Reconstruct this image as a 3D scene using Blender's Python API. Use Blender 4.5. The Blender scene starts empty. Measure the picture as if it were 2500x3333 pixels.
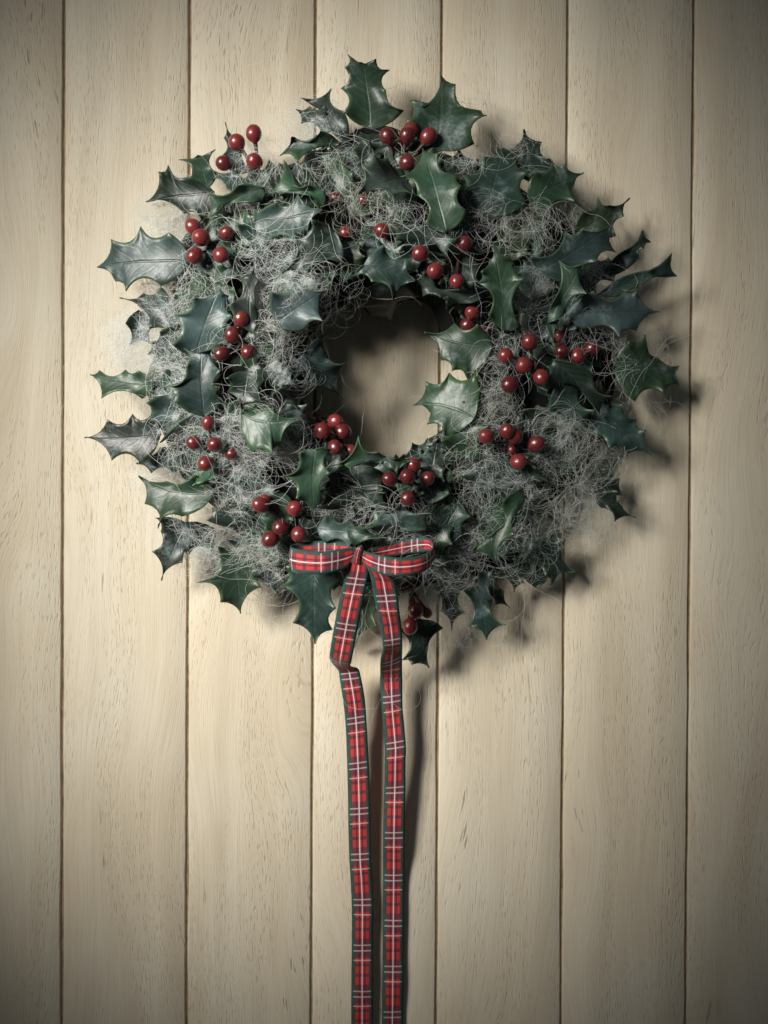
import bpy, bmesh, math, random
import numpy as np
from mathutils import Vector, Matrix

random.seed(7)
RNG = np.random.default_rng(11)
SC = bpy.context.scene
COL = SC.collection
CZ = 1.5            # height of the middle of the picture above the ground (m)
PXM = 0.0002        # metres per photograph pixel on the wall

# ------------------------------------------------------------------ camera
D = 0.75
FOV = 2 * math.atan(0.3333 / D)
PITCH, ROLL = math.radians(-0.62), math.radians(0.31)
cd = bpy.data.cameras.new('camera')
cam = bpy.data.objects.new('camera', cd)
COL.objects.link(cam)
cd.sensor_fit = 'VERTICAL'
cd.sensor_height = 24
cd.lens = 12 / math.tan(FOV / 2)
cd.clip_start, cd.clip_end = 0.02, 50
RM = Matrix.Rotation(math.radians(90) + PITCH, 3, 'X') @ Matrix.Rotation(ROLL, 3, 'Z')
CPOS = Vector((0, -D, CZ - D * math.tan(PITCH)))
cam.matrix_world = Matrix.Translation(CPOS) @ RM.to_4x4()
SC.camera = cam

# ------------------------------------------------------------------ light
w = bpy.data.worlds.new('World')
SC.world = w
w.use_nodes = True
bg = w.node_tree.nodes['Background']
bg.inputs[0].default_value = (0.80, 0.92, 1.0, 1)
bg.inputs[1].default_value = 0.047


# the light of a window on the upper left, as seven soft spots whose oval beams meet on the wreath
# position, aim (x, z), half angle, oval (x, y), blend, roll, watts
for pos, aim, half, oval, blend, roll, watt in (
        ((-1.35, -1.26, 0.63), (-0.043, 0.032), 0.245, (0.460, 0.900), 1.000, -0.180, 43.0),
        ((-1.07, -1.47, 0.71), (-0.041, 0.033), 0.222, (0.605, 0.998), 1.000, -0.230, 37.4),
        ((-1.03, -1.56, 0.57), (-0.041, 0.031), 0.250, (0.560, 0.892), 1.000, -0.196, 35.5),
        ((-1.28, -1.43, 0.34), (-0.043, 0.028), 0.276, (0.457, 0.814), 1.000, -0.114, 39.0),
        ((-1.42, -1.27, 0.40), (-0.044, 0.028), 0.239, (0.945, 0.475), 1.000, 1.456, 43.2),
        ((-1.06, -1.38, 0.88), (-0.040, 0.035), 0.310, (0.410, 0.689), 1.000, -0.282, 40.6),
        ((-1.20, -1.44, 0.54), (-0.042, 0.030), 0.362, (0.611, 0.352), 1.000, 1.399, 38.6)):
    ld = bpy.data.lights.new('lamp', 'SPOT')
    ld.energy = watt * 1.15
    ld.color = (1.0, 0.96, 0.885)
    ld.spot_size = 2 * half * 0.97
    ld.spot_blend = blend
    ld.shadow_soft_size = 0.115
    lamp = bpy.data.objects.new('lamp', ld)
    COL.objects.link(lamp)
    lamp.location = (pos[0], pos[1], CZ + pos[2])
    lamp.rotation_euler = ((Vector((aim[0], 0, CZ + aim[1])) - lamp.location).to_track_quat('-Z', 'Y')
                           @ Matrix.Rotation(roll, 3, 'Z').to_quaternion()).to_euler()
    lamp.scale = (*oval, 1.0)

SC.view_settings.view_transform = 'Standard'
SC.view_settings.look = 'None'
SC.view_settings.exposure = 0
SC.view_settings.gamma = 1
SC.render.film_transparent = False
SC.cycles.max_bounces = 12
SC.cycles.diffuse_bounces = 10

# ------------------------------------------------------------------ helpers
R3 = np.array(RM)
C3 = np.array(CPOS)
TN = 2 * math.tan(FOV / 2)


def at(px, py, depth):
    """photograph pixel(s) -> point(s) standing depth metres in front of the wall"""
    px = np.asarray(px, float); py = np.asarray(py, float); depth = np.asarray(depth, float)
    v = np.stack([(px - 1250) / 3333 * TN, -(py - 1666.5) / 3333 * TN, -np.ones_like(px)], -1)
    d = v @ R3.T
    t = (-depth - C3[1]) / d[..., 1]
    return C3 + d * t[..., None]


WCX, WCY = 1245.0, 1190.0     # centre of the wreath in the photograph


def dome(px, py):
    r = np.hypot(np.asarray(px, float) - WCX, np.asarray(py, float) - WCY)
    a = np.arctan2(np.asarray(py, float) - WCY, np.asarray(px, float) - WCX)
    # swelled at the upper left to shade the opening, low opposite to stay lit
    peak = 0.066 + 0.016 * np.cos(a - math.radians(208)) + 0.004 * np.sin(5 * a) + 0.003 * np.sin(9 * a + 1)
    inner = 0.024 + (peak - 0.024) * np.sqrt(np.clip((r - 165) / 200, 0, 1))
    outer = 0.013 + (peak - 0.013) * (1 - np.clip((r - 365) / 535, 0, 1) ** 1.1)
    return np.where(r < 365, inner, outer)


ORG = {'A': (250, 150), 'B': (850, 150), 'C': (1450, 350), 'D': (250, 850), 'E': (850, 850),
       'F': (1450, 950), 'G': (400, 1450), 'H': (1100, 1450)}


def rp(reg, p):
    o = ORG[reg]
    return (o[0] + p[0] / 2.07375, o[1] + p[1] / 2.07375)


def link(name, me, parent=None, mats=()):
    o = bpy.data.objects.new(name, me)
    COL.objects.link(o)
    if parent:
        o.parent = parent
    if me is not None:
        for m in mats:
            if m.name not in [x.name for x in me.materials if x]:
                me.materials.append(m)
    return o


def thing(name, label, cat, loc=(0, 0, 0)):
    o = bpy.data.objects.new(name, None)
    COL.objects.link(o)
    o.location = loc
    o.empty_display_size = 0.05
    o['label'] = label
    o['category'] = cat
    return o


def np_mesh(name, verts, faces, smooth=True):
    """verts (n,3), faces (m,k) numpy arrays"""
    me = bpy.data.meshes.new(name)
    n, (m, k) = len(verts), faces.shape
    me.vertices.add(n)
    me.vertices.foreach_set('co', np.ascontiguousarray(verts, np.float32).ravel())
    me.loops.add(m * k)
    me.loops.foreach_set('vertex_index', np.ascontiguousarray(faces, np.int32).ravel())
    me.polygons.add(m)
    me.polygons.foreach_set('loop_start', np.arange(0, m * k, k, dtype=np.int32))
    me.polygons.foreach_set('loop_total', np.full(m, k, np.int32))
    me.polygons.foreach_set('use_smooth', np.full(m, smooth, bool))
    me.update(calc_edges=True)
    me.validate()
    return me


def set_uv(me, uv):
    """uv per vertex"""
    l = me.uv_layers.new(name='UVMap')
    idx = np.empty(len(me.loops), np.int32)
    me.loops.foreach_get('vertex_index', idx)
    l.data.foreach_set('uv', np.ascontiguousarray(uv[idx], np.float32).ravel())


class NT:
    """small node-graph writer"""
    def __init__(self, name):
        self.m = bpy.data.materials.new(name)
        self.m.use_nodes = True
        self.t = self.m.node_tree
        self.b = self.t.nodes['Principled BSDF']

    def n(self, typ, **kw):
        nd = self.t.nodes.new(typ)
        for k, v in kw.items():
            setattr(nd, k, v)
        return nd

    def put(self, sock, v):
        if v is None:
            return
        if isinstance(v, bpy.types.NodeSocket):
            self.t.links.new(v, sock)
        else:
            if isinstance(v, (tuple, list)) and len(v) == 3 and sock.type == 'RGBA':
                v = (*v, 1)
            sock.default_value = v

    def math(self, op, a, b=None, c=None, clamp=False):
        nd = self.n('ShaderNodeMath', operation=op, use_clamp=clamp)
        self.put(nd.inputs[0], a)
        self.put(nd.inputs[1], b)
        self.put(nd.inputs[2], c)
        return nd.outputs[0]

    def vmath(self, op, a, b=None):
        nd = self.n('ShaderNodeVectorMath', operation=op)
        self.put(nd.inputs[0], a)
        self.put(nd.inputs[1], b)
        return nd.outputs[0]

    def mix(self, f, a, b, blend='MIX'):
        nd = self.n('ShaderNodeMix', data_type='RGBA', blend_type=blend)
        self.put(nd.inputs[0], f)
        self.put(nd.inputs[6], a)
        self.put(nd.inputs[7], b)
        return nd.outputs[2]

    def noise(self, vec, scale, detail=2, rough=0.5, dist=0.0):
        nd = self.n('ShaderNodeTexNoise')
        self.put(nd.inputs['Vector'], vec)
        nd.inputs['Scale'].default_value = scale
        nd.inputs['Detail'].default_value = detail
        nd.inputs['Roughness'].default_value = rough
        nd.inputs['Distortion'].default_value = dist
        return nd.outputs[0]

    def ramp(self, v, lo, hi, smooth=True):
        nd = self.n('ShaderNodeMapRange', interpolation_type='SMOOTHSTEP' if smooth else 'LINEAR')
        self.put(nd.inputs[0], v)
        nd.inputs[1].default_value = lo
        nd.inputs[2].default_value = hi
        return nd.outputs[0]

    def bump(self, h, strength, dist, nrm=None):
        nd = self.n('ShaderNodeBump')
        self.put(nd.inputs['Height'], h)
        nd.inputs['Strength'].default_value = strength
        nd.inputs['Distance'].default_value = dist
        if nrm is not None:
            self.put(nd.inputs['Normal'], nrm)
        return nd.outputs[0]

    def set(self, **kw):
        for k, v in kw.items():
            self.put(self.b.inputs[k.replace('_', ' ')], v)
        return self.m


# ------------------------------------------------------------------ materials
def mat_wood():
    s = NT('limed_wood')
    tc = s.n('ShaderNodeTexCoord').outputs['Object']
    rnd = s.n('ShaderNodeObjectInfo').outputs['Random']
    comb = s.n('ShaderNodeCombineXYZ')
    s.put(comb.inputs[0], s.math('MULTIPLY', rnd, 37.0))
    s.put(comb.inputs[1], s.math('MULTIPLY', rnd, 11.0))
    s.put(comb.inputs[2], s.math('MULTIPLY', rnd, 53.0))
    p = s.vmath('ADD', tc, comb.outputs[0])
    # the grain leans and wanders: shift x by a slow function of height
    warp = s.noise(s.vmath('MULTIPLY', p, (9.0, 1.0, 2.6)), 1.0, 2)
    sx = s.n('ShaderNodeSeparateXYZ'); s.put(sx.inputs[0], p)
    cx = s.n('ShaderNodeCombineXYZ')
    s.put(cx.inputs[0], s.math('ADD', sx.outputs[0], s.math('MULTIPLY', s.math('SUBTRACT', warp, 0.5), 0.10)))
    s.put(cx.inputs[1], sx.outputs[1]); s.put(cx.inputs[2], sx.outputs[2])
    q = cx.outputs[0]
    fine = s.noise(s.vmath('MULTIPLY', q, (1500.0, 0.0, 30.0)), 1.0, 3, 0.65)
    mid = s.noise(s.vmath('MULTIPLY', q, (420.0, 0.0, 10.0)), 1.0, 3, 0.6)
    pores = s.noise(s.vmath('MULTIPLY', q, (950.0, 0.0, 150.0)), 1.0, 1, 0.4)
    where = s.noise(s.vmath('MULTIPLY', q, (46.0, 0.0, 6.0)), 1.0, 2)
    pit = s.math('MULTIPLY', s.ramp(pores, 0.56, 0.70), s.ramp(where, 0.38, 0.62))
    bigp = s.noise(s.vmath('MULTIPLY', q, (430.0, 0.0, 40.0)), 1.0, 2, 0.55)
    bigw = s.noise(s.vmath('MULTIPLY', q, (26.0, 0.0, 5.0)), 1.0, 2)
    chip = s.math('MULTIPLY', s.ramp(bigp, 0.62, 0.68), s.ramp(bigw, 0.56, 0.66))
    tone = s.noise(s.vmath('MULTIPLY', q, (34.0, 0.0, 4.0)), 1.0, 3, 0.55)
    patch = s.noise(s.vmath('MULTIPLY', p, (16.0, 0.0, 11.0)), 1.0, 2, 0.5)
    c = s.mix(s.ramp(tone, 0.3, 0.7), (0.575, 0.495, 0.37), (0.675, 0.61, 0.485))
    c = s.mix(s.math('MULTIPLY', s.ramp(patch, 0.45, 0.75), 0.45), c, (0.66, 0.625, 0.525))
    c = s.mix(s.math('MULTIPLY', s.ramp(mid, 0.45, 0.78), 0.22), c, (0.42, 0.33, 0.21))
    c = s.mix(s.math('MULTIPLY', s.ramp(fine, 0.48, 0.75), 0.30), c, (0.40, 0.32, 0.21))
    c = s.mix(s.math('MULTIPLY', pit, 0.26), c, (0.30, 0.23, 0.145))
    c = s.mix(s.math('MULTIPLY', chip, 0.6), c, (0.17, 0.125, 0.08))
    hgt = s.math('SUBTRACT', s.math('ADD', s.math('MULTIPLY', fine, 0.75), s.math('MULTIPLY', mid, 0.5)),
                 s.math('ADD', s.math('MULTIPLY', pit, 0.8), s.math('MULTIPLY', chip, 1.2)))
    return s.set(Base_Color=c, Roughness=0.62, Specular_IOR_Level=0.35, Normal=s.bump(hgt, 0.50, 0.0006))


def mat_plain(name, col, rough, **kw):
    s = NT(name)
    tc = s.n('ShaderNodeTexCoord').outputs['Object']
    nz = s.noise(tc, 180, 3)
    c = s.mix(s.ramp(nz, 0.3, 0.7), tuple(x * 0.75 for x in col), tuple(min(1, x * 1.2) for x in col))
    return s.set(Base_Color=c, Roughness=rough, Normal=s.bump(nz, 0.3, 0.0006), **kw)


def mat_leaf(under=False):
    s = NT('leaf_underside' if under else 'leaf_top')
    uv = s.n('ShaderNodeUVMap').outputs[0]
    sp = s.n('ShaderNodeSeparateXYZ'); s.put(sp.inputs[0], uv)
    u, v = sp.outputs[0], sp.outputs[1]
    av = s.math('ABSOLUTE', s.math('SUBTRACT', v, 0.5))          # 0 midrib .. 0.5 margin
    oi = s.n('ShaderNodeObjectInfo')
    base = oi.outputs['Color']
    tc = s.n('ShaderNodeTexCoord').outputs['Object']
    blotch = s.noise(tc, 75, 3, 0.6)
    fineb = s.noise(tc, 420, 3, 0.65)
    # side veins run outwards and forwards
    wv = s.math('SINE', s.math('MULTIPLY', s.math('SUBTRACT', u, s.math('MULTIPLY', av, 0.55)), 48.0))
    vein = s.ramp(wv, 0.55, 1.0)
    rib = s.ramp(av, 0.035, 0.006)
    margin = s.ramp(av, 0.36, 0.50)
    hs = s.n('ShaderNodeHueSaturation')
    s.put(hs.inputs['Color'], base)
    hs.inputs['Value'].default_value = 1.0
    c = s.mix(s.math('MULTIPLY', s.ramp(blotch, 0.35, 0.75), 0.55), base, s.mix(1.0, base, (1.75, 1.85, 1.95), 'MULTIPLY'))
    # window sheen painted into the colour, with dusty white scuffs, in random patches
    sheen_scuff = s.math('MULTIPLY', s.ramp(s.noise(tc, 58, 2, 0.5), 0.52, 0.70), s.ramp(fineb, 0.25, 0.7))
    c = s.mix(s.math('MULTIPLY', sheen_scuff, 0.60 if not under else 0.15), c, (0.22, 0.28, 0.28))
    c = s.mix(s.math('MULTIPLY', margin, 0.62), c, s.mix(0.5, s.mix(1.0, base, (1.9, 2.5, 1.35), 'MULTIPLY'), (0.055, 0.085, 0.035)))
    c = s.mix(s.math('MULTIPLY', rib, 0.22), c, (0.05, 0.075, 0.055))
    c = s.mix(s.math('MULTIPLY', vein, 0.09), c, (0.12, 0.16, 0.13))
    if under:
        c = s.mix(0.5, c, (0.060, 0.085, 0.062))
    h = s.math('ADD', s.math('SUBTRACT', s.math('MULTIPLY', fineb, 0.35), s.math('MULTIPLY', vein, 0.12)),
               s.math('SUBTRACT', s.math('MULTIPLY', blotch, 0.9), s.math('MULTIPLY', rib, 0.8)))
    r = s.math('ADD', 0.31 if not under else 0.5, s.math('MULTIPLY', fineb, 0.22))
    return s.set(Base_Color=c, Roughness=r, Specular_IOR_Level=0.5, Normal=s.bump(h, 0.36, 0.0009))


def mat_berry():
    s = NT('red_berry_lacquer')
    tc = s.n('ShaderNodeTexCoord').outputs['Object']
    rnd = s.n('ShaderNodeObjectInfo').outputs['Random']
    nz = s.math('ADD', s.math('MULTIPLY', s.noise(tc, 3.0, 3), 0.6), s.math('MULTIPLY', rnd, 0.4))
    c = s.mix(s.ramp(nz, 0.3, 0.7), (0.085, 0.012, 0.014), (0.18, 0.026, 0.026))
    return s.set(Base_Color=c, Roughness=0.28, Coat_Weight=0.6, Coat_Roughness=0.05,
                 Normal=s.bump(s.noise(tc, 9, 2), 0.12, 0.05))


def mat_tartan():
    s = NT('tartan_ribbon')
    uv = s.n('ShaderNodeUVMap').outputs[0]
    sp = s.n('ShaderNodeSeparateXYZ'); s.put(sp.inputs[0], uv)
    u, v = sp.outputs[0], sp.outputs[1]
    f = s.math('FRACT', v)

    def band(x, a, b, e=0.012):
        return s.math('MULTIPLY', s.ramp(x, a - e, a + e), s.ramp(x, b + e, b - e))

    def add(*xs):
        r = xs[0]
        for x in xs[1:]:
            r = s.math('MAXIMUM', r, x)
        return r
    thread = s.math('SINE', s.math('MULTIPLY', v, 2 * math.pi * 46))
    warp = s.math('SINE', s.math('MULTIPLY', u, 2 * math.pi * 24))
    zig = s.math('MULTIPLY', thread, 0.006)
    uu = s.math('ADD', u, zig)
    red = band(uu, 0.182, 0.818)
    bright = add(band(f, 0.28, 0.41), band(f, 0.475, 0.63), band(f, 0.70, 0.865))
    maroon = add(band(f, 0.0, 0.28), band(f, 0.865, 1.0))
    cred = s.mix(bright, (0.15, 0.015, 0.022), (0.46, 0.022, 0.026))
    cred = s.mix(s.math('MULTIPLY', maroon, 0.35), cred, (0.17, 0.02, 0.045))
    cgrn = s.mix(bright, (0.012, 0.056, 0.046), (0.022, 0.040, 0.034))
    c = s.mix(red, cgrn, cred)
    dark = add(band(uu, 0.340, 0.408, 0.010), band(uu, 0.592, 0.660, 0.010))
    c = s.mix(s.math('MULTIPLY', dark, s.math('ADD', 0.80, s.math('MULTIPLY', thread, 0.18))), c, (0.012, 0.006, 0.010))
    wx = add(band(f, -0.004, 0.028, 0.006), band(f, 0.122, 0.152, 0.006), band(f, 0.330, 0.358, 0.006))
    wx = s.math('MULTIPLY', wx, band(u, 0.09, 0.91))
    c = s.mix(s.math('MULTIPLY', wx, s.math('ADD', 0.50, s.math('MULTIPLY', warp, 0.16))), c, (0.66, 0.60, 0.60))
    wl = band(uu, 0.476, 0.524, 0.010)
    c = s.mix(s.math('MULTIPLY', wl, s.math('ADD', 0.80, s.math('MULTIPLY', thread, 0.2))), c, (0.78, 0.70, 0.72))
    c = s.mix(s.math('MULTIPLY', s.ramp(s.math('MULTIPLY', thread, warp), -0.2, 0.9), 0.22), c, s.mix(1.0, c, (1.6, 1.6, 1.6), 'MULTIPLY'))
    h = s.math('ADD', s.math('MULTIPLY', thread, 0.6), s.math('MULTIPLY', warp, 0.4))
    return s.set(Base_Color=c, Roughness=0.66, Sheen_Weight=0.12, Normal=s.bump(h, 0.35, 0.00025))


def mat_wool():
    s = NT('white_wool')
    tc = s.n('ShaderNodeTexCoord').outputs['Object']
    nz = s.noise(tc, 14, 2)
    c = s.mix(s.ramp(nz, 0.35, 0.65), (0.89, 0.91, 0.87), (0.91, 0.95, 0.95))
    # a fibre this thin lets about half of the light through
    df, tr, mx = s.n('ShaderNodeBsdfDiffuse'), s.n('ShaderNodeBsdfTranslucent'), s.n('ShaderNodeMixShader')
    s.put(df.inputs[0], c); s.put(tr.inputs[0], c)
    mx.inputs[0].default_value = 0.5
    s.t.links.new(df.outputs[0], mx.inputs[1]); s.t.links.new(tr.outputs[0], mx.inputs[2])
    out = [n for n in s.t.nodes if n.type == 'OUTPUT_MATERIAL'][0]
    s.t.links.new(mx.outputs[0], out.inputs[0])
    return s.m


WOOD = mat_wood()
BACK = mat_plain('groove_brown', (0.29, 0.215, 0.135), 0.9)
LEAF, LEAFU = mat_leaf(), mat_leaf(True)
BERRY = mat_berry()
STEM = mat_plain('twig_bark', (0.045, 0.018, 0.014), 0.6)
CORE = mat_plain('gap_shade_black', (0.006, 0.008, 0.006), 0.95)  # near black stands in for the shade in gaps between leaves
TARTAN = mat_tartan()
WOOL = mat_wool()

# ------------------------------------------------------------------ the plank wall
SP = 408.4
wall = thing('plank_wall', 'pale limed wooden wall of vertical planks with narrow dark grooves behind the wreath', 'wall', (0, 0, CZ))


def plank(k):
    xl = float(at(204.2 + SP * k, 1666.5, 0.0)[0]); xr = float(at(204.2 + SP * (k + 1), 1666.5, 0.0)[0])
    g = 0.0007
    hw = (xr - xl) / 2 - g
    prof = [(-hw, 0.0020), (-hw, 0.0014), (-hw + 0.00025, 0.0010), (-hw + 0.0005, 0.00022), (-hw + 0.0010, 0.0)]
    prof += [(-hw + 2 * hw * f, 0.0) for f in (0.25, 0.5, 0.75)]
    prof += [(-x, y) for x, y in reversed(prof[:5])]
    nz = 150
    zs = np.linspace(-0.75, 0.75, nz)
    ph = np.random.default_rng(100 + k)
    wob = np.zeros((2, nz))
    for j in range(2):
        w0 = ph.normal(0, 1, nz)
        wob[j] = np.convolve(w0, np.ones(4) / 4, 'same') * 0.00028
    V = []
    n = len(prof)
    for i, z in enumerate(zs):
        for j, (x, y) in enumerate(prof):
            sgn = wob[0, i] if j < 5 else (wob[1, i] if j >= n - 5 else 0)
            V.append((x + sgn, y, z))
    F = []
    for i in range(nz - 1):
        for j in range(n - 1):
            a = i * n + j
            F.append((a, a + 1, a + 1 + n, a + n))
    me = np_mesh('plank', np.array(V), np.array(F))
    o = link('plank', me, wall, [WOOD])
    o.location = ((xl + xr) / 2, 0, 0)


for k in range(-3, 8):
    plank(k)
bm = bmesh.new()
bmesh.ops.create_cube(bm, size=1)
bmesh.ops.scale(bm, vec=(0.92, 0.006, 1.5), verts=bm.verts)
bmesh.ops.translate(bm, vec=(0, 0.0046, 0), verts=bm.verts)
me = bpy.data.meshes.new('backing_board'); bm.to_mesh(me); bm.free()
link('backing_board', me, wall, [BACK])

# ------------------------------------------------------------------ the wreath
WB = at(WCX, WCY, 0.0)
wreath = thing('holly_wreath', 'round artificial holly wreath with dark spiny leaves and red berries hung on the plank wall', 'wreath', tuple(WB))


def local(pts):
    return np.asarray(pts) - WB


# core under the leaves, swelled to block light leaking through the wreath
def core():
    n = 160
    prof = [(f, 0) for f in np.linspace(0, 1, 15)] + [(f, 1) for f in np.linspace(1, 0, 5)]
    m = len(prof)
    V, F = [], []
    for i in range(n):
        a = 2 * math.pi * i / n
        r0 = 262 + 14 * math.sin(5 * a + 1) + 8 * math.sin(11 * a)
        r1 = 742 + 26 * math.sin(7 * a) + 16 * math.sin(12 * a + 2)
        for f, low in prof:
            rad = r0 + (r1 - r0) * f
            px = WCX + rad * math.cos(a)
            py = WCY + 40 * (1 - f) + rad * math.sin(a)
            top = float(dome(px, py)) - 0.014
            y = 0.004 if low else max(0.008, top * (0.35 + 0.65 * math.sin(math.pi * min(1, max(0, f))) ** 0.4) + 0.0035 * math.sin(23 * f + 9 * a) * math.sin(17 * a - 6 * f))
            V.append(at(px, py, y))
    for i in range(n):
        for j in range(m):
            F.append((i * m + j, ((i + 1) % n) * m + j, ((i + 1) % n) * m + (j + 1) % m, i * m + (j + 1) % m))
    me = np_mesh('blocking_core', local(V), np.array(F))
    link('blocking_core', me, wreath, [CORE])


core()

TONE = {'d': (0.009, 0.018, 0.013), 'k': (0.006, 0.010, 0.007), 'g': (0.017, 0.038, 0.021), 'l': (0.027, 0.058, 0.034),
        'b': (0.021, 0.040, 0.037), 'f': (0.042, 0.068, 0.068), 'y': (0.024, 0.036, 0.030), 'o': (0.018, 0.029, 0.013),  # b and f: bluish gloss of the window put into the leaf colour
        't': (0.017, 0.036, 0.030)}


def side_chain(B, S, T, N, mid):
    """outline from base B over spines S to tip T, scalloped between spines; N+1 samples"""
    P = [np.array(B, float)] + [np.array(s, float) for s in S] + [np.array(T, float)]
    L = [np.linalg.norm(P[i + 1] - P[i]) + 1e-3 for i in range(len(P) - 1)]
    tot = sum(L)
    cnt = [max(4, int(round(N * l / tot))) for l in L]
    while sum(cnt) > N:
        cnt[cnt.index(max(cnt))] -= 1
    while sum(cnt) < N:
        cnt[cnt.index(max(cnt))] += 1
    out, spn = [], []
    ax = np.array(T, float) - np.array(B, float)
    ax /= np.linalg.norm(ax) + 1e-6
    for i in range(len(L)):
        a, b = P[i], P[i + 1]
        e = b - a
        nrm = np.array([-e[1], e[0]]) / L[i]
        mp = (a + b) / 2
        if np.dot(nrm, mid - mp) < 0:
            nrm = -nrm
        room = abs(np.dot(nrm, mid - mp))
        dep = min(0.30 * L[i], 0.5 * room)
        if i == 0:
            dep = -0.10 * L[i]
        elif i == len(L) - 1:
            dep = min(0.17 * L[i], 0.4 * room)
        for j in range(cnt[i]):
            f = j / cnt[i]
            fs = 0.5 - 0.5 * math.cos(math.pi * f) if i else f
            fs = 0.55 * fs + 0.45 * f
            prof = (1 - abs(2 * fs - 1) ** 2.0) if i else math.sin(math.pi * f)
            out.append(a + e * fs + nrm * dep * prof)
            k = abs(2 * fs - 1) ** 3 if i else f ** 3
            spn.append((k, i if fs < 0.5 else i + 1))
    out.append(P[-1]); spn.append((1.0, len(L)))
    return np.array(out), spn


def leaf(base, L, tip, R, tone='g', lay=0.0, lift=0.0, fold=0.12, curl=0.0, bow=None, wave=1.0, label=None):
    """a spiny leaf given by photograph points; lay/lift in mm above the body of the wreath"""
    N, M = 30, 5
    B, T = np.array(base, float), np.array(tip, float)
    mid = (B + T) / 2
    if len(L) and len(R):
        mid = (B + T) / 4 + (np.mean(np.array(L, float), 0) + np.mean(np.array(R, float), 0)) / 4
    lo, ls = side_chain(B, L, T, N, mid)
    ro, rs = side_chain(B, R, T, N, mid)
    ax = T - B
    ln = np.linalg.norm(ax)
    pl = ((lo - B) @ ax) / ln ** 2
    pr = ((ro - B) @ ax) / ln ** 2
    t = np.clip((pl + pr) / 2, 0, 1)
    t = np.maximum.accumulate(t)
    t = 0.6 * t + 0.4 * np.linspace(0, 1, N + 1)
    t[0], t[-1] = 0, 1
    ctl = mid * 2 - (B + T) / 2                       # quadratic midrib
    mrib = np.outer((1 - t) ** 2, B) + np.outer(2 * t * (1 - t), ctl) + np.outer(t ** 2, T)
    dB = float(dome(*B)) + lay / 1000
    dT = float(dome(*T)) + (lay + lift) / 1000
    d0 = dB + (dT - dB) * t + 0.05 * ln * PXM * np.sin(math.pi * t) - curl / 1000 * t ** 3
    PX, DP, UV = [], [], []
    ph = random.random() * 6.28
    cols = [(-1, 1 - j / M) for j in range(M)] + [(0, 0.0)] + [(1, (j + 1) / M) for j in range(M)]
    for i in range(N + 1):
        for sg, s in cols:
            o, sp = (lo[i], ls[i]) if sg < 0 else (ro[i], rs[i])
            p = mrib[i] + (o - mrib[i]) * s
            wdt = np.linalg.norm(o - mrib[i]) * PXM
            sgn = 1 if (sp[1] + (sg > 0)) % 2 else -1
            d = d0[i] + fold * wdt * s ** 1.4 * math.sin(math.pi * min(1, t[i] * 1.1 + 0.06)) * 1.6
            d += wave * sgn * 0.0048 * sp[0] * s ** 2.5
            d += 0.0014 * math.sin(5.5 * t[i] * 2 + ph + sg * 1.3) * s
            PX.append(p); DP.append(d); UV.append((t[i], 0.5 + 0.5 * sg * s))
    PX = np.array(PX); DP = np.maximum(np.array(DP), 0.003)
    V = local(at(PX[:, 0], PX[:, 1], DP))
    n = len(cols)
    i, j = np.meshgrid(np.arange(N), np.arange(n - 1), indexing='ij')
    a = (i * n + j).ravel()
    F = np.stack([a, a + 1, a + 1 + n, a + n], 1)
    # wind the faces so that the upper side looks away from the wall
    q = V[F]
    nr = np.cross(q[:, 1] - q[:, 0], q[:, 3] - q[:, 0])
    if nr[:, 1].sum() > 0:
        F = F[:, ::-1]
    me = np_mesh('holly_leaf', V, F)
    set_uv(me, np.array(UV))
    o = link('holly_leaf', me, wreath, [LEAF, LEAFU])
    c = TONE[tone]
    j = random.uniform(0.86, 1.16)
    o.color = (c[0] * j, c[1] * j * random.uniform(0.95, 1.06), c[2] * j, 1)
    md = o.modifiers.new('thickness', 'SOLIDIFY')
    md.thickness = 0.0005
    md.offset = -1
    md.material_offset = 1
    md.material_offset_rim = 1
    if label:
        o['label'] = label
    return o


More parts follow.
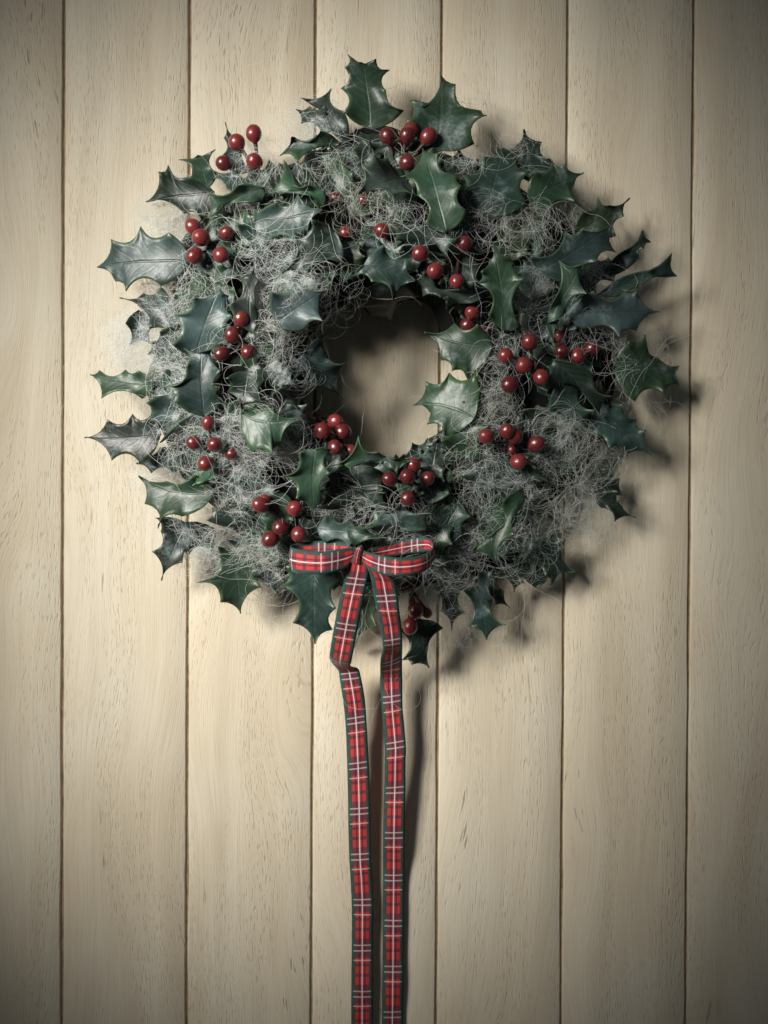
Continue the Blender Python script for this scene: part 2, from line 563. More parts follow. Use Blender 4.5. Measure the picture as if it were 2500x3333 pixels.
# region, base, one side, tip, other side, tone, lay, lift
LEAVES = [
 ('A', (930, 990), [(760, 880), (617, 800), (550, 848)], (470, 1050), [(850, 1190), (720, 1130)], 'd', 4, 2, {}),
 ('A', (880, 960), [(770, 885), (690, 765)], (822, 735), [(950, 860), (935, 695)], 'g', 2, 0, {}),
 ('A', (1050, 850), [(975, 740), (990, 620)], (1003, 512), [(1190, 840), (1130, 640)], 'b', 0, 0, {}),
 ('A', (1270, 960), [(1080, 945), (890, 985)], (850, 1185), [(1250, 1055), (980, 1075)], 'l', 12, 4, {'fold': .3}),
 ('A', (770, 1450), [(620, 1258), (430, 1215), (230, 1305)], (135, 1490), [(570, 1620), (330, 1655), (260, 1590)], 'b', 6, 6, {}),
 ('A', (1190, 1180), [(1330, 1060), (1490, 990)], (1655, 1105), [(1280, 1330), (1490, 1345), (1560, 1270)], 'b', 8, 6, {}),
 ('B', (430, 990), [(300, 942), (212, 935), (150, 770)], (40, 995), [(415, 1105), (330, 1005)], 'l', 12, 4, {'fold': .35}),
 ('B', (130, 1010), [(60, 930)], (50, 858), [(200, 960), (120, 900)], 'd', 6, 0, {}),
 ('B', (530, 650), [(400, 575), (300, 660)], (205, 615), [(480, 690), (240, 780), (125, 740)], 'g', 10, 6, {'fold': .3}),
 ('B', (590, 640), [(555, 440), (472, 285)], (270, 352), [(480, 590), (432, 440)], 'd', 6, 2, {}),
 ('B', (500, 570), [(420, 405), (330, 400)], (235, 430), [(400, 570), (270, 520)], 'y', 2, 0, {}),
 ('B', (740, 560), [(560, 440), (537, 285), (565, 140), (585, 55)], (682, 112), [(965, 435), (840, 300), (870, 160), (775, 85)], 'g', 8, 4, {}),
 ('B', (1170, 700), [(985, 505), (1000, 365), (1085, 410)], (1210, 175), [(1440, 660), (1525, 465), (1490, 435), (1310, 255)], 'g', 6, 6, {}),
 ('B', (1250, 1260), [(1110, 1185), (1050, 1010), (940, 880)], (1090, 690), [(1395, 1110), (1352, 940), (1330, 865), (1190, 720)], 'l', 10, 10, {}),
 ('B', (980, 900), [(940, 815), (855, 750), (755, 708), (680, 800)], (655, 1000), [(1050, 1030), (895, 1022), (760, 990)], 'y', 14, 8, {'fold': .3}),
 ('B', (770, 800), [(620, 700)], (660, 600), [(820, 720), (740, 640)], 'd', 4, 4, {}),
 ('B', (820, 880), [(640, 800), (560, 640)], (640, 560), [(930, 800), (940, 640), (800, 580)], 'd', 0, 0, {}),
 ('B', (500, 1250), [(340, 1170), (245, 1290)], (140, 1535), [(560, 1480), (300, 1545)], 'd', 6, 0, {}),
 ('B', (690, 1480), [(830, 1340), (985, 1430)], (1038, 1582), [(620, 1560), (745, 1590), (890, 1735)], 't', 10, 4, {}),
 ('E', (860, 120), [(570, 325), (730, 372)], (890, 430), [(1070, 240), (935, 290)], 'k', 2, -8, {}),
 ('E', (1490, 250), [(1330, 195), (1190, 185), (1100, 75)], (1025, 125), [(1325, 285), (1210, 240), (1090, 240)], 'y', 6, 2, {}),
 ('B', (1190, 1330), [(900, 1300), (880, 1220)], (1000, 1180), [(1280, 1480), (1350, 1300), (1260, 1180)], 'd', 2, 0, {}),
 ('C', (560, 500), [(330, 270), (480, 250)], (528, 145), [(800, 410), (705, 350), (652, 230)], 'd', 4, 0, {}),
 ('C', (260, 740), [(90, 600), (110, 450), (250, 330)], (390, 265), [(560, 640), (570, 430), (480, 320)], 't', 5, 0, {}),
 ('C', (560, 620), [(600, 430), (720, 360), (800, 385)], (935, 440), [(690, 740), (880, 640), (870, 530)], 'g', 7, 2, {}),
 ('C', (870, 850), [(930, 700), (1025, 605), (1110, 660)], (1245, 610), [(1150, 870), (1205, 730)], 'o', 2, 2, {}),
 ('C', (640, 1100), [(570, 1010), (805, 830), (920, 820)], (1125, 785), [(900, 1190), (1020, 1040), (1150, 975)], 'b', 12, 6, {}),
 ('C', (1020, 1270), [(1380, 1100), (1530, 980)], (1560, 1140), [(1290, 1220), (1400, 1140)], 't', 4, 8, {}),
 ('C', (1060, 1150), [(1210, 965), (1300, 900)], (1335, 830), [(1310, 1015), (1340, 945), (1390, 910)], 'd', 2, 4, {}),
 ('C', (820, 1390), [(1000, 1240), (1210, 1240), (1290, 1225)], (1445, 1380), [(960, 1510), (1175, 1560), (1290, 1510)], 'f', 10, 8, {}),
 ('C', (410, 1510), [(290, 1400), (215, 1185), (240, 1105)], (322, 905), [(520, 1480), (545, 1150), (465, 1030)], 'g', 12, 10, {}),
 ('C', (690, 1450), [(735, 1300), (762, 1030)], (915, 1065), [(815, 1385), (962, 1258)], 'l', 16, 10, {}),
 ('C', (730, 1390), [(640, 1445), (690, 1560)], (745, 1645), [(770, 1440), (725, 1560)], 't', 13, 2, {}),
 ('D', (640, 300), [(560, 170), (450, 215)], (290, 247), [(650, 560), (490, 455), (435, 325)], 'y', 2, 4, {}),
 ('D', (800, 640), [(640, 560), (655, 360), (780, 240)], (965, 188), [(1030, 540), (1060, 370), (1030, 235)], 'f', 6, 6, {}),
 ('D', (860, 1050), [(660, 940), (585, 850), (740, 700), (722, 590)], (845, 615), [(990, 940), (970, 740), (963, 527)], 'b', 12, 6, {}),
 ('D', (530, 840), [(410, 740), (330, 730), (150, 738)], (90, 765), [(440, 930), (165, 925)], 'g', 4, 4, {}),
 ('D', (570, 1170), [(490, 1050), (375, 1030), (205, 1070)], (52, 1190), [(430, 1370), (235, 1345)], 'k', 2, 10, {}),
 ('G', (630, 320), [(480, 200), (300, 240)], (105, 205), [(400, 480), (235, 560), (145, 395)], 'g', 6, 6, {'fold': .25}),
 ('D', (1150, 740), [(1005, 790), (1015, 880)], (1110, 1000), [(1280, 800), (1270, 960)], 'd', 8, 4, {}),
 ('D', (1110, 1030), [(1200, 970), (1275, 950)], (1500, 1062), [(1180, 1290), (1325, 1325), (1375, 1240)], 'l', 10, 8, {}),
 ('E', (290, 620), [(445, 485), (450, 640), (582, 675)], (545, 930), [(190, 790), (335, 850)], 'b', 8, 4, {}),
 ('E', (80, 900), [(180, 850)], (330, 895), [(120, 1000), (250, 1000)], 'k', 0, -4, {}),
 ('D', (1180, 490), [(1030, 290), (1100, 110)], (1200, 45), [(1225, 330), (1225, 120)], 'y', 10, 4, {}),
 ('E', (100, 420), [(60, 200), (230, 125)], (430, 200), [(290, 475), (425, 410)], 'f', 6, 4, {}),
 ('E', (1560, 570), [(1460, 425), (1305, 415)], (1100, 480), [(1400, 800), (1290, 740), (1210, 670)], 'g', 10, 8, {}),
 ('E', (1440, 1060), [(1445, 760), (1270, 750), (1110, 812)], (1025, 970), [(1240, 1180), (1120, 1100), (1130, 1010)], 'l', 10, 8, {}),
 ('E', (840, 1340), [(790, 1290), (655, 1178)], (470, 1390), [(760, 1370), (600, 1400)], 'g', 12, 2, {'fold': .3}),
 ('E', (790, 1320), [(900, 1335), (965, 1300)], (1010, 1355), [(850, 1400), (915, 1450)], 'g', 14, 4, {}),
 ('G', (1300, 25), [(1190, 48), (1065, 210), (1170, 360)], (1290, 485), [(1410, 30), (1395, 185), (1362, 370)], 'l', 14, 6, {}),
 ('E', (650, 1380), [(450, 1450), (430, 1560)], (640, 1720), [(840, 1440), (860, 1570)], 'd', 4, 0, {}),
 ('F', (730, 460), [(705, 590), (880, 640)], (1040, 828), [(1000, 560), (1130, 705)], 'd', 12, 4, {}),
 ('F', (1130, 520), [(1240, 330), (1350, 288), (1440, 450)], (1575, 500), [(1280, 740), (1480, 690), (1580, 628)], 'g', 2, 4, {}),
 ('F', (1020, 780), [(1200, 760), (1290, 860), (1350, 935)], (1395, 1110), [(960, 970), (1100, 1060), (1225, 1095)], 'b', 6, 6, {}),
 ('F', (1010, 1378), [(1165, 1345), (1190, 1440)], (1285, 1525), [(1050, 1460), (1145, 1552)], 'd', 3, 4, {}),
 ('F', (740, 640), [(700, 800), (780, 940)], (930, 930), [(900, 660), (1010, 800)], 't', 6, 2, {}),
 ('H', (1250, 290), [(1115, 375), (1160, 530)], (905, 712), [(1245, 430), (1185, 600), (1075, 815)], 'g', 14, 8, {}),
 ('F', (510, 1170), [(610, 1190)], (735, 1305), [(560, 1300), (640, 1280)], 'y', 10, 6, {}),
 ('G', (430, 520), [(220, 490), (255, 580), (195, 715)], (260, 912), [(540, 680), (400, 790)], 'k', 0, 4, {}),
 ('G', (740, 720), [(640, 680), (500, 925), (660, 1060)], (795, 1135), [(970, 820), (930, 955)], 'g', 4, 4, {}),
 ('G', (950, 820), [(860, 900), (960, 950)], (1050, 1015), [(1100, 820), (1090, 920)], 'y', 2, 2, {}),
 ('G', (1300, 780), [(1100, 820), (1072, 945), (1148, 1200)], (1295, 1340), [(1490, 900), (1440, 1100), (1420, 1245)], 't', 6, 6, {}),
 ('H', (220, 930), [(130, 1050), (110, 1200)], (110, 1370), [(330, 1060), (260, 1220)], 'o', -2, 0, {}),
 ('H', (560, 1170), [(420, 1250), (432, 1450), (500, 1482)], (615, 1500), [(710, 1230), (600, 1390)], 'd', 2, 4, {}),
 ('H', (930, 950), [(850, 980), (880, 1220)], (1005, 1310), [(1040, 1050), (1135, 1212)], 't', 6, 6, {}),
 ('H', (1000, 890), [(1000, 1010), (1060, 1080)], (1165, 1095), [(1080, 880), (1120, 980)], 'o', 0, 2, {}),
 ('H', (970, 1000), [(950, 850)], (1060, 820), [(1040, 1050), (1020, 900)], 'b', 10, 2, {}),
 ('H', (1420, 620), [(1540, 640), (1525, 760)], (1600, 852), [(1230, 800), (1400, 880), (1435, 945)], 'd', 2, 4, {}),
 ('H', (60, 550), [(180, 560)], (330, 622), [(110, 685)], 'g', 14, 6, {}),
 ('H', (-140, 560), [(-60, 460), (90, 500)], (260, 600), [(-80, 660), (70, 690)], 'f', 9, 4, {}),
 ('H', (700, 600), [(640, 430)], (860, 330), [(850, 620), (900, 480)], 't', 6, 0, {}),
 ('H', (740, 400), [(740, 320)], (880, 390), [(790, 420)], 'l', 6, 0, {}),
 ('H', (1330, 960), [(1180, 760), (1290, 640)], (1480, 560), [(1420, 900)], 'd', 0, 0, {}),
 ('H', (150, 380), [(-150, 420), (-100, 300)], (60, 230), [(350, 420), (330, 290)], 'd', 3, 0, {}),
 ('H', (420, 560), [(200, 560), (220, 440)], (420, 400), [(620, 560), (640, 450)], 't', 6, 0, {}),
 ('F', (420, 1300), [(100, 1240), (180, 1150)], (330, 1080), [(540, 1220), (450, 1130)], 't', 4, 0, {}),
 ('F', (560, 860), [(480, 830)], (530, 800), [(560, 950), (470, 910)], 'b', 6, 2, {}),
 ('F', (130, 1120), [(-30, 1000), (30, 840)], (160, 800), [(270, 1120), (300, 900)], 'g', 6, 0, {}),
 ('C', (20, 1220), [(40, 1290), (160, 1310)], (280, 1390), [(110, 1230), (220, 1270)], 'd', 2, -4, {}),
 ('C', (60, 1350), [(30, 1390)], (70, 1500), [(90, 1400)], 'k', 0, -6, {}),
 ('D', (420, 330), [(330, 420)], (360, 560), [(560, 420), (500, 560)], 'd', 0, 0, {}),
 ('D', (650, 900), [(470, 960), (480, 1060)], (560, 1130), [(760, 1000), (720, 1120)], 'b', 6, 0, {}),
 ('D', (1000, 1420), [(800, 1500), (760, 1420)], (820, 1400), [(1080, 1350), (960, 1330)], 'l', 4, 0, {}),
 ('D', (880, 1000), [(560, 1230), (600, 1120)], (700, 1040), [(900, 1210), (980, 1120)], 't', 2, 0, {}),
 ('A', (1090, 1180), [(900, 1080)], (830, 1250), [(1000, 1360), (870, 1370)], 'g', 0, 0, {}),
 ('A', (1180, 1330), [(1080, 1200), (1200, 1100)], (1320, 1090), [(1250, 1450), (1400, 1300)], 'b', 4, 0, {}),
 ('G', (800, 540), [(560, 500), (600, 420)], (720, 380), [(960, 600), (900, 430)], 'd', 3, 0, {}),
 ('G', (840, 620), [(700, 640)], (760, 760), [(960, 700), (900, 820)], 't', 2, 0, {}),
 ('B', (900, 830), [(880, 640)], (960, 560), [(1060, 800), (1060, 640)], 'd', 2, -2, {}),
 ('A', (1330, 1010), [(1230, 960), (1130, 900)], (1150, 800), [(1380, 920), (1290, 830)], 'd', 2, 0, {}),
 ('A', (1200, 1000), [(1010, 960), (900, 900)], (930, 840), [(1180, 880), (1080, 830)], 't', 3, 0, {}),
 ('H', (720, 880), [(640, 960), (690, 1120)], (770, 1250), [(870, 950), (850, 1130)], 'd', 1, 0, {}),
 ('H', (1180, 800), [(1080, 860)], (1190, 990), [(1300, 840), (1260, 930)], 'o', 0, 0, {}),
 ('D', (760, 820), [(600, 730), (500, 760)], (420, 860), [(680, 960), (520, 960)], 't', -1, 0, {}),
 ('D', (720, 1300), [(560, 1260), (450, 1290)], (400, 1370), [(660, 1440), (500, 1430)], 'd', -1, 0, {}),
 ('G', (620, 560), [(430, 520), (330, 560)], (300, 680), [(600, 720), (440, 740)], 'd', -3, 0, {}),
 ('G', (900, 760), [(760, 700), (640, 760)], (600, 860), [(900, 900), (760, 940)], 'd', -3, 0, {}),
 ('D', (720, 420), [(560, 480), (500, 540)], (480, 630), [(760, 600), (620, 690)], 'd', -2, 0, {}),
 ('C', (900, 1130), [(1000, 1000), (1100, 1010)], (1220, 1060), [(1000, 1230), (1140, 1180)], 'd', -2, 0, {}),
 ('F', (1000, 1200), [(1120, 1200), (1180, 1260)], (1210, 1380), [(980, 1380), (1080, 1420)], 'd', -2, 0, {}),
]
for reg, b, l, t, r, tone, lay, lift, kw in LEAVES:
    leaf(rp(reg, b), [rp(reg, p) for p in l], rp(reg, t), [rp(reg, p) for p in r], tone, lay + 5, lift, **kw)

# the under-layer: leaves deeper in the wreath, seen in the gaps
for k in range(155):
    a = 2 * math.pi * (k + random.random() * 0.8) / 120 * 3 if k < 120 else random.uniform(-0.35, 1.35)
    rb = random.uniform(380, 600)
    out = rb > 470
    ln = random.uniform(150, 215)
    da = a + random.uniform(-0.9, 0.9) + (0 if out else math.pi)
    bx, by = WCX + rb * math.cos(a), WCY + 1.02 * rb * math.sin(a)
    tx, ty = bx + ln * math.cos(da), by + ln * math.sin(da)
    rt = math.hypot(tx - WCX, ty - WCY)
    if rt < 300 or rt > 690:
        s = (690 if rt > 690 else 300) / rt
        tx, ty = WCX + (tx - WCX) * s, WCY + (ty - WCY) * s
    ux, uy = (tx - bx), (ty - by)
    nx, ny = -uy, ux
    wd = random.uniform(0.30, 0.40)
    Ls = [(bx + ux * f + nx * wd * g, by + uy * f + ny * wd * g) for f, g in ((0.30, 0.9), (0.58, 1.05), (0.86, 0.7))]
    Rs = [(bx + ux * f - nx * wd * g, by + uy * f - ny * wd * g) for f, g in ((0.28, 0.95), (0.60, 1.0), (0.84, 0.72))]
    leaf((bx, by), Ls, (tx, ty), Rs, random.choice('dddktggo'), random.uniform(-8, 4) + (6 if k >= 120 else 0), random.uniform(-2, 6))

# a ring of outward leaves that closes the rim behind the traced ones
for k in range(34):
    a = 2 * math.pi * (k + random.uniform(-0.3, 0.3)) / 34
    rb, rt = random.uniform(540, 590), random.uniform(715, 765)
    da = a + random.uniform(-0.16, 0.16)
    bx, by = WCX + rb * math.cos(a), WCY + 1.01 * rb * math.sin(a)
    tx, ty = WCX + rt * math.cos(da), WCY + 1.01 * rt * math.sin(da)
    ux, uy = (tx - bx), (ty - by)
    nx, ny = -uy, ux
    wd = random.uniform(0.34, 0.46)
    Ls = [(bx + ux * f + nx * wd * g, by + uy * f + ny * wd * g) for f, g in ((0.22, 0.9), (0.50, 1.1), (0.84, 0.75))]
    Rs = [(bx + ux * f - nx * wd * g, by + uy * f - ny * wd * g) for f, g in ((0.28, 1.0), (0.58, 1.0), (0.86, 0.66))]
    leaf((bx, by), Ls, (tx, ty), Rs, random.choice('dotgd'), random.uniform(-3, 3), random.uniform(-2, 6))


# ------------------------------------------------------------------ berries
def berry_mesh():
    bm = bmesh.new()
    bmesh.ops.create_uvsphere(bm, u_segments=24, v_segments=14, radius=1.0)
    for v in bm.verts:
        # the two halves of the mould meet in a fine seam; a nipple where the stem goes in
        if abs(v.co.y) < 0.02:
            v.co *= 1.025
        if v.co.z < -0.95:
            v.co.z -= 0.10
        v.co.z *= 1.06
    for f in bm.faces:
        f.smooth = True
    me = bpy.data.meshes.new('berry')
    bm.to_mesh(me); bm.free()
    return me


BME = berry_mesh()
BME.materials.append(BERRY)


def tube(V, F, pts, radii, m=6):
    pts = [Vector(p) for p in pts]
    o = len(V)
    for i, p in enumerate(pts):
        d = (pts[min(i + 1, len(pts) - 1)] - pts[max(i - 1, 0)]).normalized()
        a = d.orthogonal().normalized()
        b = d.cross(a)
        for j in range(m):
            an = 2 * math.pi * j / m
            V.append(tuple(p + (a * math.cos(an) + b * math.sin(an)) * radii[i]))
    for i in range(len(pts) - 1):
        for j in range(m):
            F.append((o + i * m + j, o + i * m + (j + 1) % m, o + (i + 1) * m + (j + 1) % m, o + (i + 1) * m + j))


SPRIGS = [
 ('A', 16, [(1080, 650, 115), (1195, 590, 110), (1200, 780, 112), (990, 790, 102)], (1230, 860)),
 ('A', 18, [(785, 1220, 106), (840, 1293, 120), (797, 1415, 116), (973, 1408, 112), (1010, 1262, 100)], (920, 1340)),
 ('B', 20, [(851, 608, 112), (1008, 568, 110), (985, 602, 112), (1130, 610, 114), (985, 788, 110)], (930, 850)),
 ('B', 8, [(505, 1030, 92), (690, 1040, 80), (570, 1260, 92), (815, 1245, 106)], (660, 1180)),
 ('B', 16, [(1075, 1400, 112), (1375, 1335, 110), (1175, 1517, 112), (1320, 1588, 104)], (1330, 1430)),
 ('D', 18, [(1110, 392, 110), (1055, 500, 116), (980, 625, 100), (1155, 612, 102)], (1130, 560)),
 ('D', 18, [(888, 1095, 98), (788, 1225, 100), (930, 1238, 104), (868, 1365, 108), (1040, 1300, 84)], (930, 1290)),
 ('E', 16, [(415, 1145, 116), (500, 1080, 100), (550, 1150, 114), (500, 1255, 104), (605, 1280, 86)], (385, 1060)),
 ('E', 10, [(1425, 347, 106), (1395, 430, 106), (1510, 470, 80)], (1500, 390)),
 ('E', 18, [(868, 1470, 104), (988, 1455, 108), (1028, 1378, 106), (1122, 1468, 104), (990, 1600, 102)], (1060, 1520)),
 ('F', 20, [(568, 340, 112), (528, 495, 116), (645, 575, 110), (433, 625, 116), (405, 430, 102)], (600, 470)),
 ('F', 12, [(985, 380, 102), (890, 430, 112), (785, 400, 102), (775, 300, 92)], (850, 350)),
 ('F', 20, [(275, 975, 108), (415, 940, 106), (465, 975, 122), (610, 1025, 110), (445, 1065, 64), (490, 1145, 110)], (430, 1080)),
 ('G', 18, [(930, 402, 112), (1160, 427, 114), (1065, 552, 114), (995, 632, 116), (1187, 600, 108), (960, 365, 76)], (1120, 500)),
 ('H', 20, [(525, 1115, 110), (488, 1222, 110), (600, 1130, 70)], (490, 960)),
]
for reg, lay, bs, ctr in SPRIGS:
    V, F = [], []
    cx, cy = rp(reg, ctr)
    c0 = local(at(cx, cy, float(dome(cx, cy)) + (lay - 14) / 1000))
    root = local(at(cx, cy, max(0.012, float(dome(cx, cy)) - 0.02)))
    tube(V, F, [root, (root + c0) / 2 + np.array([0.001, 0, 0.001]), c0], [0.0016, 0.0014, 0.0013])
    balls = []
    for i, (x, y, dia) in enumerate(bs):
        px, py = rp(reg, (x, y))
        dd = float(dome(px, py)) + lay / 1000 + random.uniform(-2, 2) / 1000
        if dia < 95:
            dd -= 0.004
        dep = dd
        r = dia / 2.07375 / 2 * PXM * (D - dep) / D
        p = local(at(px, py, dep))
        balls.append((p, r))
        v = Vector(c0 - p)
        mid = (Vector(p) + Vector(c0)) / 2 + Vector((0, 0.004, 0))
        e = Vector(p) + (mid - Vector(p)).normalized() * r * 0.9
        tube(V, F, [c0, mid, e], [0.0011, 0.0010, 0.0015])
    me = np_mesh('berry_sprig', np.array(V), np.array(F))
    sp = link('berry_sprig', me, wreath, [STEM])
    for p, r in balls:
        o = link('berry', BME, sp)
        o.location = p
        o.scale = (r * random.uniform(0.92, 1.02), r * random.uniform(0.95, 1.02), r * random.uniform(0.96, 1.08))
        d = Vector(p) - Vector(c0)
        q = d.to_track_quat('Z', 'Y') if d.length > 0.001 else Matrix.Identity(3).to_quaternion()
        o.rotation_euler = (q @ Matrix.Rotation(random.uniform(0, 3.1), 3, 'Z').to_quaternion()).to_euler()

# ------------------------------------------------------------------ the tartan bow
Z1 = lambda x, y: (900 + x / 2.765, 1700 + y / 2.765)
Z2 = lambda x, y: (1050 + x / 3.686, 2150 + y / 3.686)
Z3 = lambda x, y: (1050 + x / 3.686, 2733 + y / 3.686)
KN = at(*Z1(738, 280), 0.075)
bow = thing('ribbon_bow', 'red and green tartan ribbon bow with two long tails below the wreath', 'bow', tuple(KN))


def ribbon(name, stations, v0=0.0, sub=7, cols=8, crown=0.0006, flip=False, endw=None):
    """stations: (left px, right px, depth mm[, extra depth of the right edge])"""
    S = []
    for s in stations:
        l, r, d = s[0], s[1], s[2]
        dr = s[3] if len(s) > 3 else 0
        S.append(np.concatenate([at(l[0], l[1], d / 1000), at(r[0], r[1], (d + dr) / 1000)]))
    S = np.array(S)
    n = len(S)
    P = []
    for i in range(n - 1):
        p0, p1, p2, p3 = S[max(i - 1, 0)], S[i], S[i + 1], S[min(i + 2, n - 1)]
        k = sub if np.linalg.norm((p2 - p1)[:3]) < 0.03 else sub * 2
        for j in range(k):
            t = j / k
            P.append(0.5 * ((2 * p1) + (-p0 + p2) * t + (2 * p0 - 5 * p1 + 4 * p2 - p3) * t * t + (-p0 + 3 * p1 - 3 * p2 + p3) * t ** 3))
    P.append(S[-1])
    P = np.array(P)
    cen = (P[:, :3] + P[:, 3:]) / 2
    ln = np.concatenate([[0], np.cumsum(np.linalg.norm(np.diff(cen, axis=0), axis=1))])
    V, UV = [], []
    for i in range(len(P)):
        a, b = P[i, :3], P[i, 3:]
        w = (b - a)
        tdir = cen[min(i + 1, len(P) - 1)] - cen[max(i - 1, 0)]
        nr = np.cross(w, tdir); nr /= np.linalg.norm(nr) + 1e-9
        if nr[1] > 0 and not flip:
            nr = -nr
        for j in range(cols + 1):
            f = j / cols
            V.append(a + w * f + nr * crown * (1 - (2 * f - 1) ** 2) + nr * 0.00025 * math.sin(ln[i] * 160 + 3 * f))
            UV.append((f, v0 + ln[i] / 0.0300))
    F = []
    m = cols + 1
    for i in range(len(P) - 1):
        for j in range(cols):
            F.append((i * m + j, i * m + j + 1, (i + 1) * m + j + 1, (i + 1) * m + j))
    me = np_mesh(name, np.array(V) - KN, np.array(F))
    set_uv(me, np.array(UV))
    o = link(name, me, bow, [TARTAN])
    md = o.modifiers.new('thickness', 'SOLIDIFY'); md.thickness = 0.0004; md.offset = 0
    return o


ribbon('bow_loop', [
    (Z1(715, 235), Z1(690, 330), 76), (Z1(620, 232), Z1(612, 420), 79), (Z1(430, 262), Z1(430, 466), 84),
    (Z1(250, 250), Z1(245, 466), 82), (Z1(152, 230), Z1(154, 450), 76), (Z1(132, 216), Z1(133, 430), 70),
    (Z1(150, 200), Z1(150, 405), 63), (Z1(250, 178), Z1(258, 380), 58), (Z1(450, 166), Z1(450, 370), 58),
    (Z1(640, 185), Z1(640, 370), 62), (Z1(720, 230), Z1(710, 330), 69)], v0=0.62)
ribbon('bow_loop', [
    (Z1(765, 255), Z1(745, 322), 76), (Z1(850, 275), Z1(820, 410), 82), (Z1(960, 300), Z1(955, 470), 86),
    (Z1(1100, 318), Z1(1100, 486), 88), (Z1(1250, 308), Z1(1255, 468), 86), (Z1(1360, 268), Z1(1370, 415), 80),
    (Z1(1408, 215), Z1(1418, 325), 73), (Z1(1385, 152), Z1(1400, 265), 65), (Z1(1300, 132), Z1(1310, 270), 60),
    (Z1(1150, 155), Z1(1150, 290), 58), (Z1(950, 205), Z1(950, 320), 60), (Z1(790, 255), Z1(780, 320), 69)], v0=0.5)
ribbon('knot', [
    (Z1(730, 232), Z1(790, 240), 70), (Z1(716, 240), Z1(778, 252), 77), (Z1(704, 270), Z1(764, 282), 80),
    (Z1(688, 312), Z1(760, 324), 80), (Z1(664, 352), Z1(770, 372), 77)], v0=0.05, crown=0.0012)
ribbon('ribbon_tail', [
    (Z1(690, 300), Z1(765, 310), 77), (Z1(642, 390), Z1(832, 420), 75), (Z1(590, 600), Z1(797, 620), 71),
    (Z1(545, 800), Z1(757, 830), 66), (Z1(507, 1010), Z1(714, 1050), 60), (Z1(478, 1195), Z1(678, 1235), 54),
    (Z1(492, 1248), Z1(668, 1298), 39), (Z1(556, 1335), Z1(735, 1318), 24), (Z2(205, 210), Z2(456, 180), 22),
    (Z2(232, 380), Z2(488, 340), 20), (Z2(258, 560), Z2(513, 520), 18), (Z2(278, 800), Z2(530, 760), 16),
    (Z2(287, 1000), Z2(541, 960), 14), (Z2(297, 1300), Z2(556, 1270), 13), (Z2(306, 1700), Z2(570, 1680), 11),
    (Z2(312, 2100), Z2(576, 2080), 10), (Z3(322, 250), Z3(580, 230), 9), (Z3(338, 500), Z3(596, 480), 8),
    (Z3(350, 800), Z3(606, 800), 8), (Z3(351, 1200), Z3(603, 1200), 7), (Z3(346, 1700), Z3(605, 1700), 7),
    (Z3(344, 2212), Z3(605, 2212), 6), (Z3(340, 2900), Z3(600, 2880), 5)], v0=0.55)
ribbon('ribbon_tail', [
    (Z1(765, 318), Z1(850, 375), 77), (Z1(836, 450), Z1(1040, 495), 74), (Z1(872, 640), Z1(1085, 625), 70),
    (Z1(906, 800), Z1(1106, 800), 66), (Z1(936, 950), Z1(1122, 925), 61), (Z1(956, 1110), Z1(1131, 1085), 56),
    (Z1(946, 1190), Z1(1131, 1130), 41), (Z1(934, 1262), Z1(1131, 1190), 35), (Z1(934, 1380), Z1(1131, 1370), 23),
    (Z2(690, 260), Z2(958, 230), 21), (Z2(712, 600), Z2(960, 560), 19), (Z2(736, 900), Z2(986, 850), 18),
    (Z2(750, 1090), Z2(1001, 1050), 17), (Z2(746, 1230), Z2(996, 1200), 16), (Z2(740, 1500), Z2(995, 1480), 14),
    (Z2(731, 1800), Z2(990, 1800), 12), (Z2(725, 2200), Z2(985, 2200), 10), (Z3(725, 400), Z3(982, 400), 5),
    (Z3(722, 900), Z3(976, 900), 4), (Z3(719, 1400), Z3(971, 1400), 4), (Z3(714, 1800), Z3(969, 1800), 4),
    (Z3(709, 2212), Z3(964, 2212), 3), (Z3(700, 2900), Z3(956, 2890), 3)], v0=0.15)

# ------------------------------------------------------------------ the wool pulled over the wreath
S0 = 2500 / 1659.0
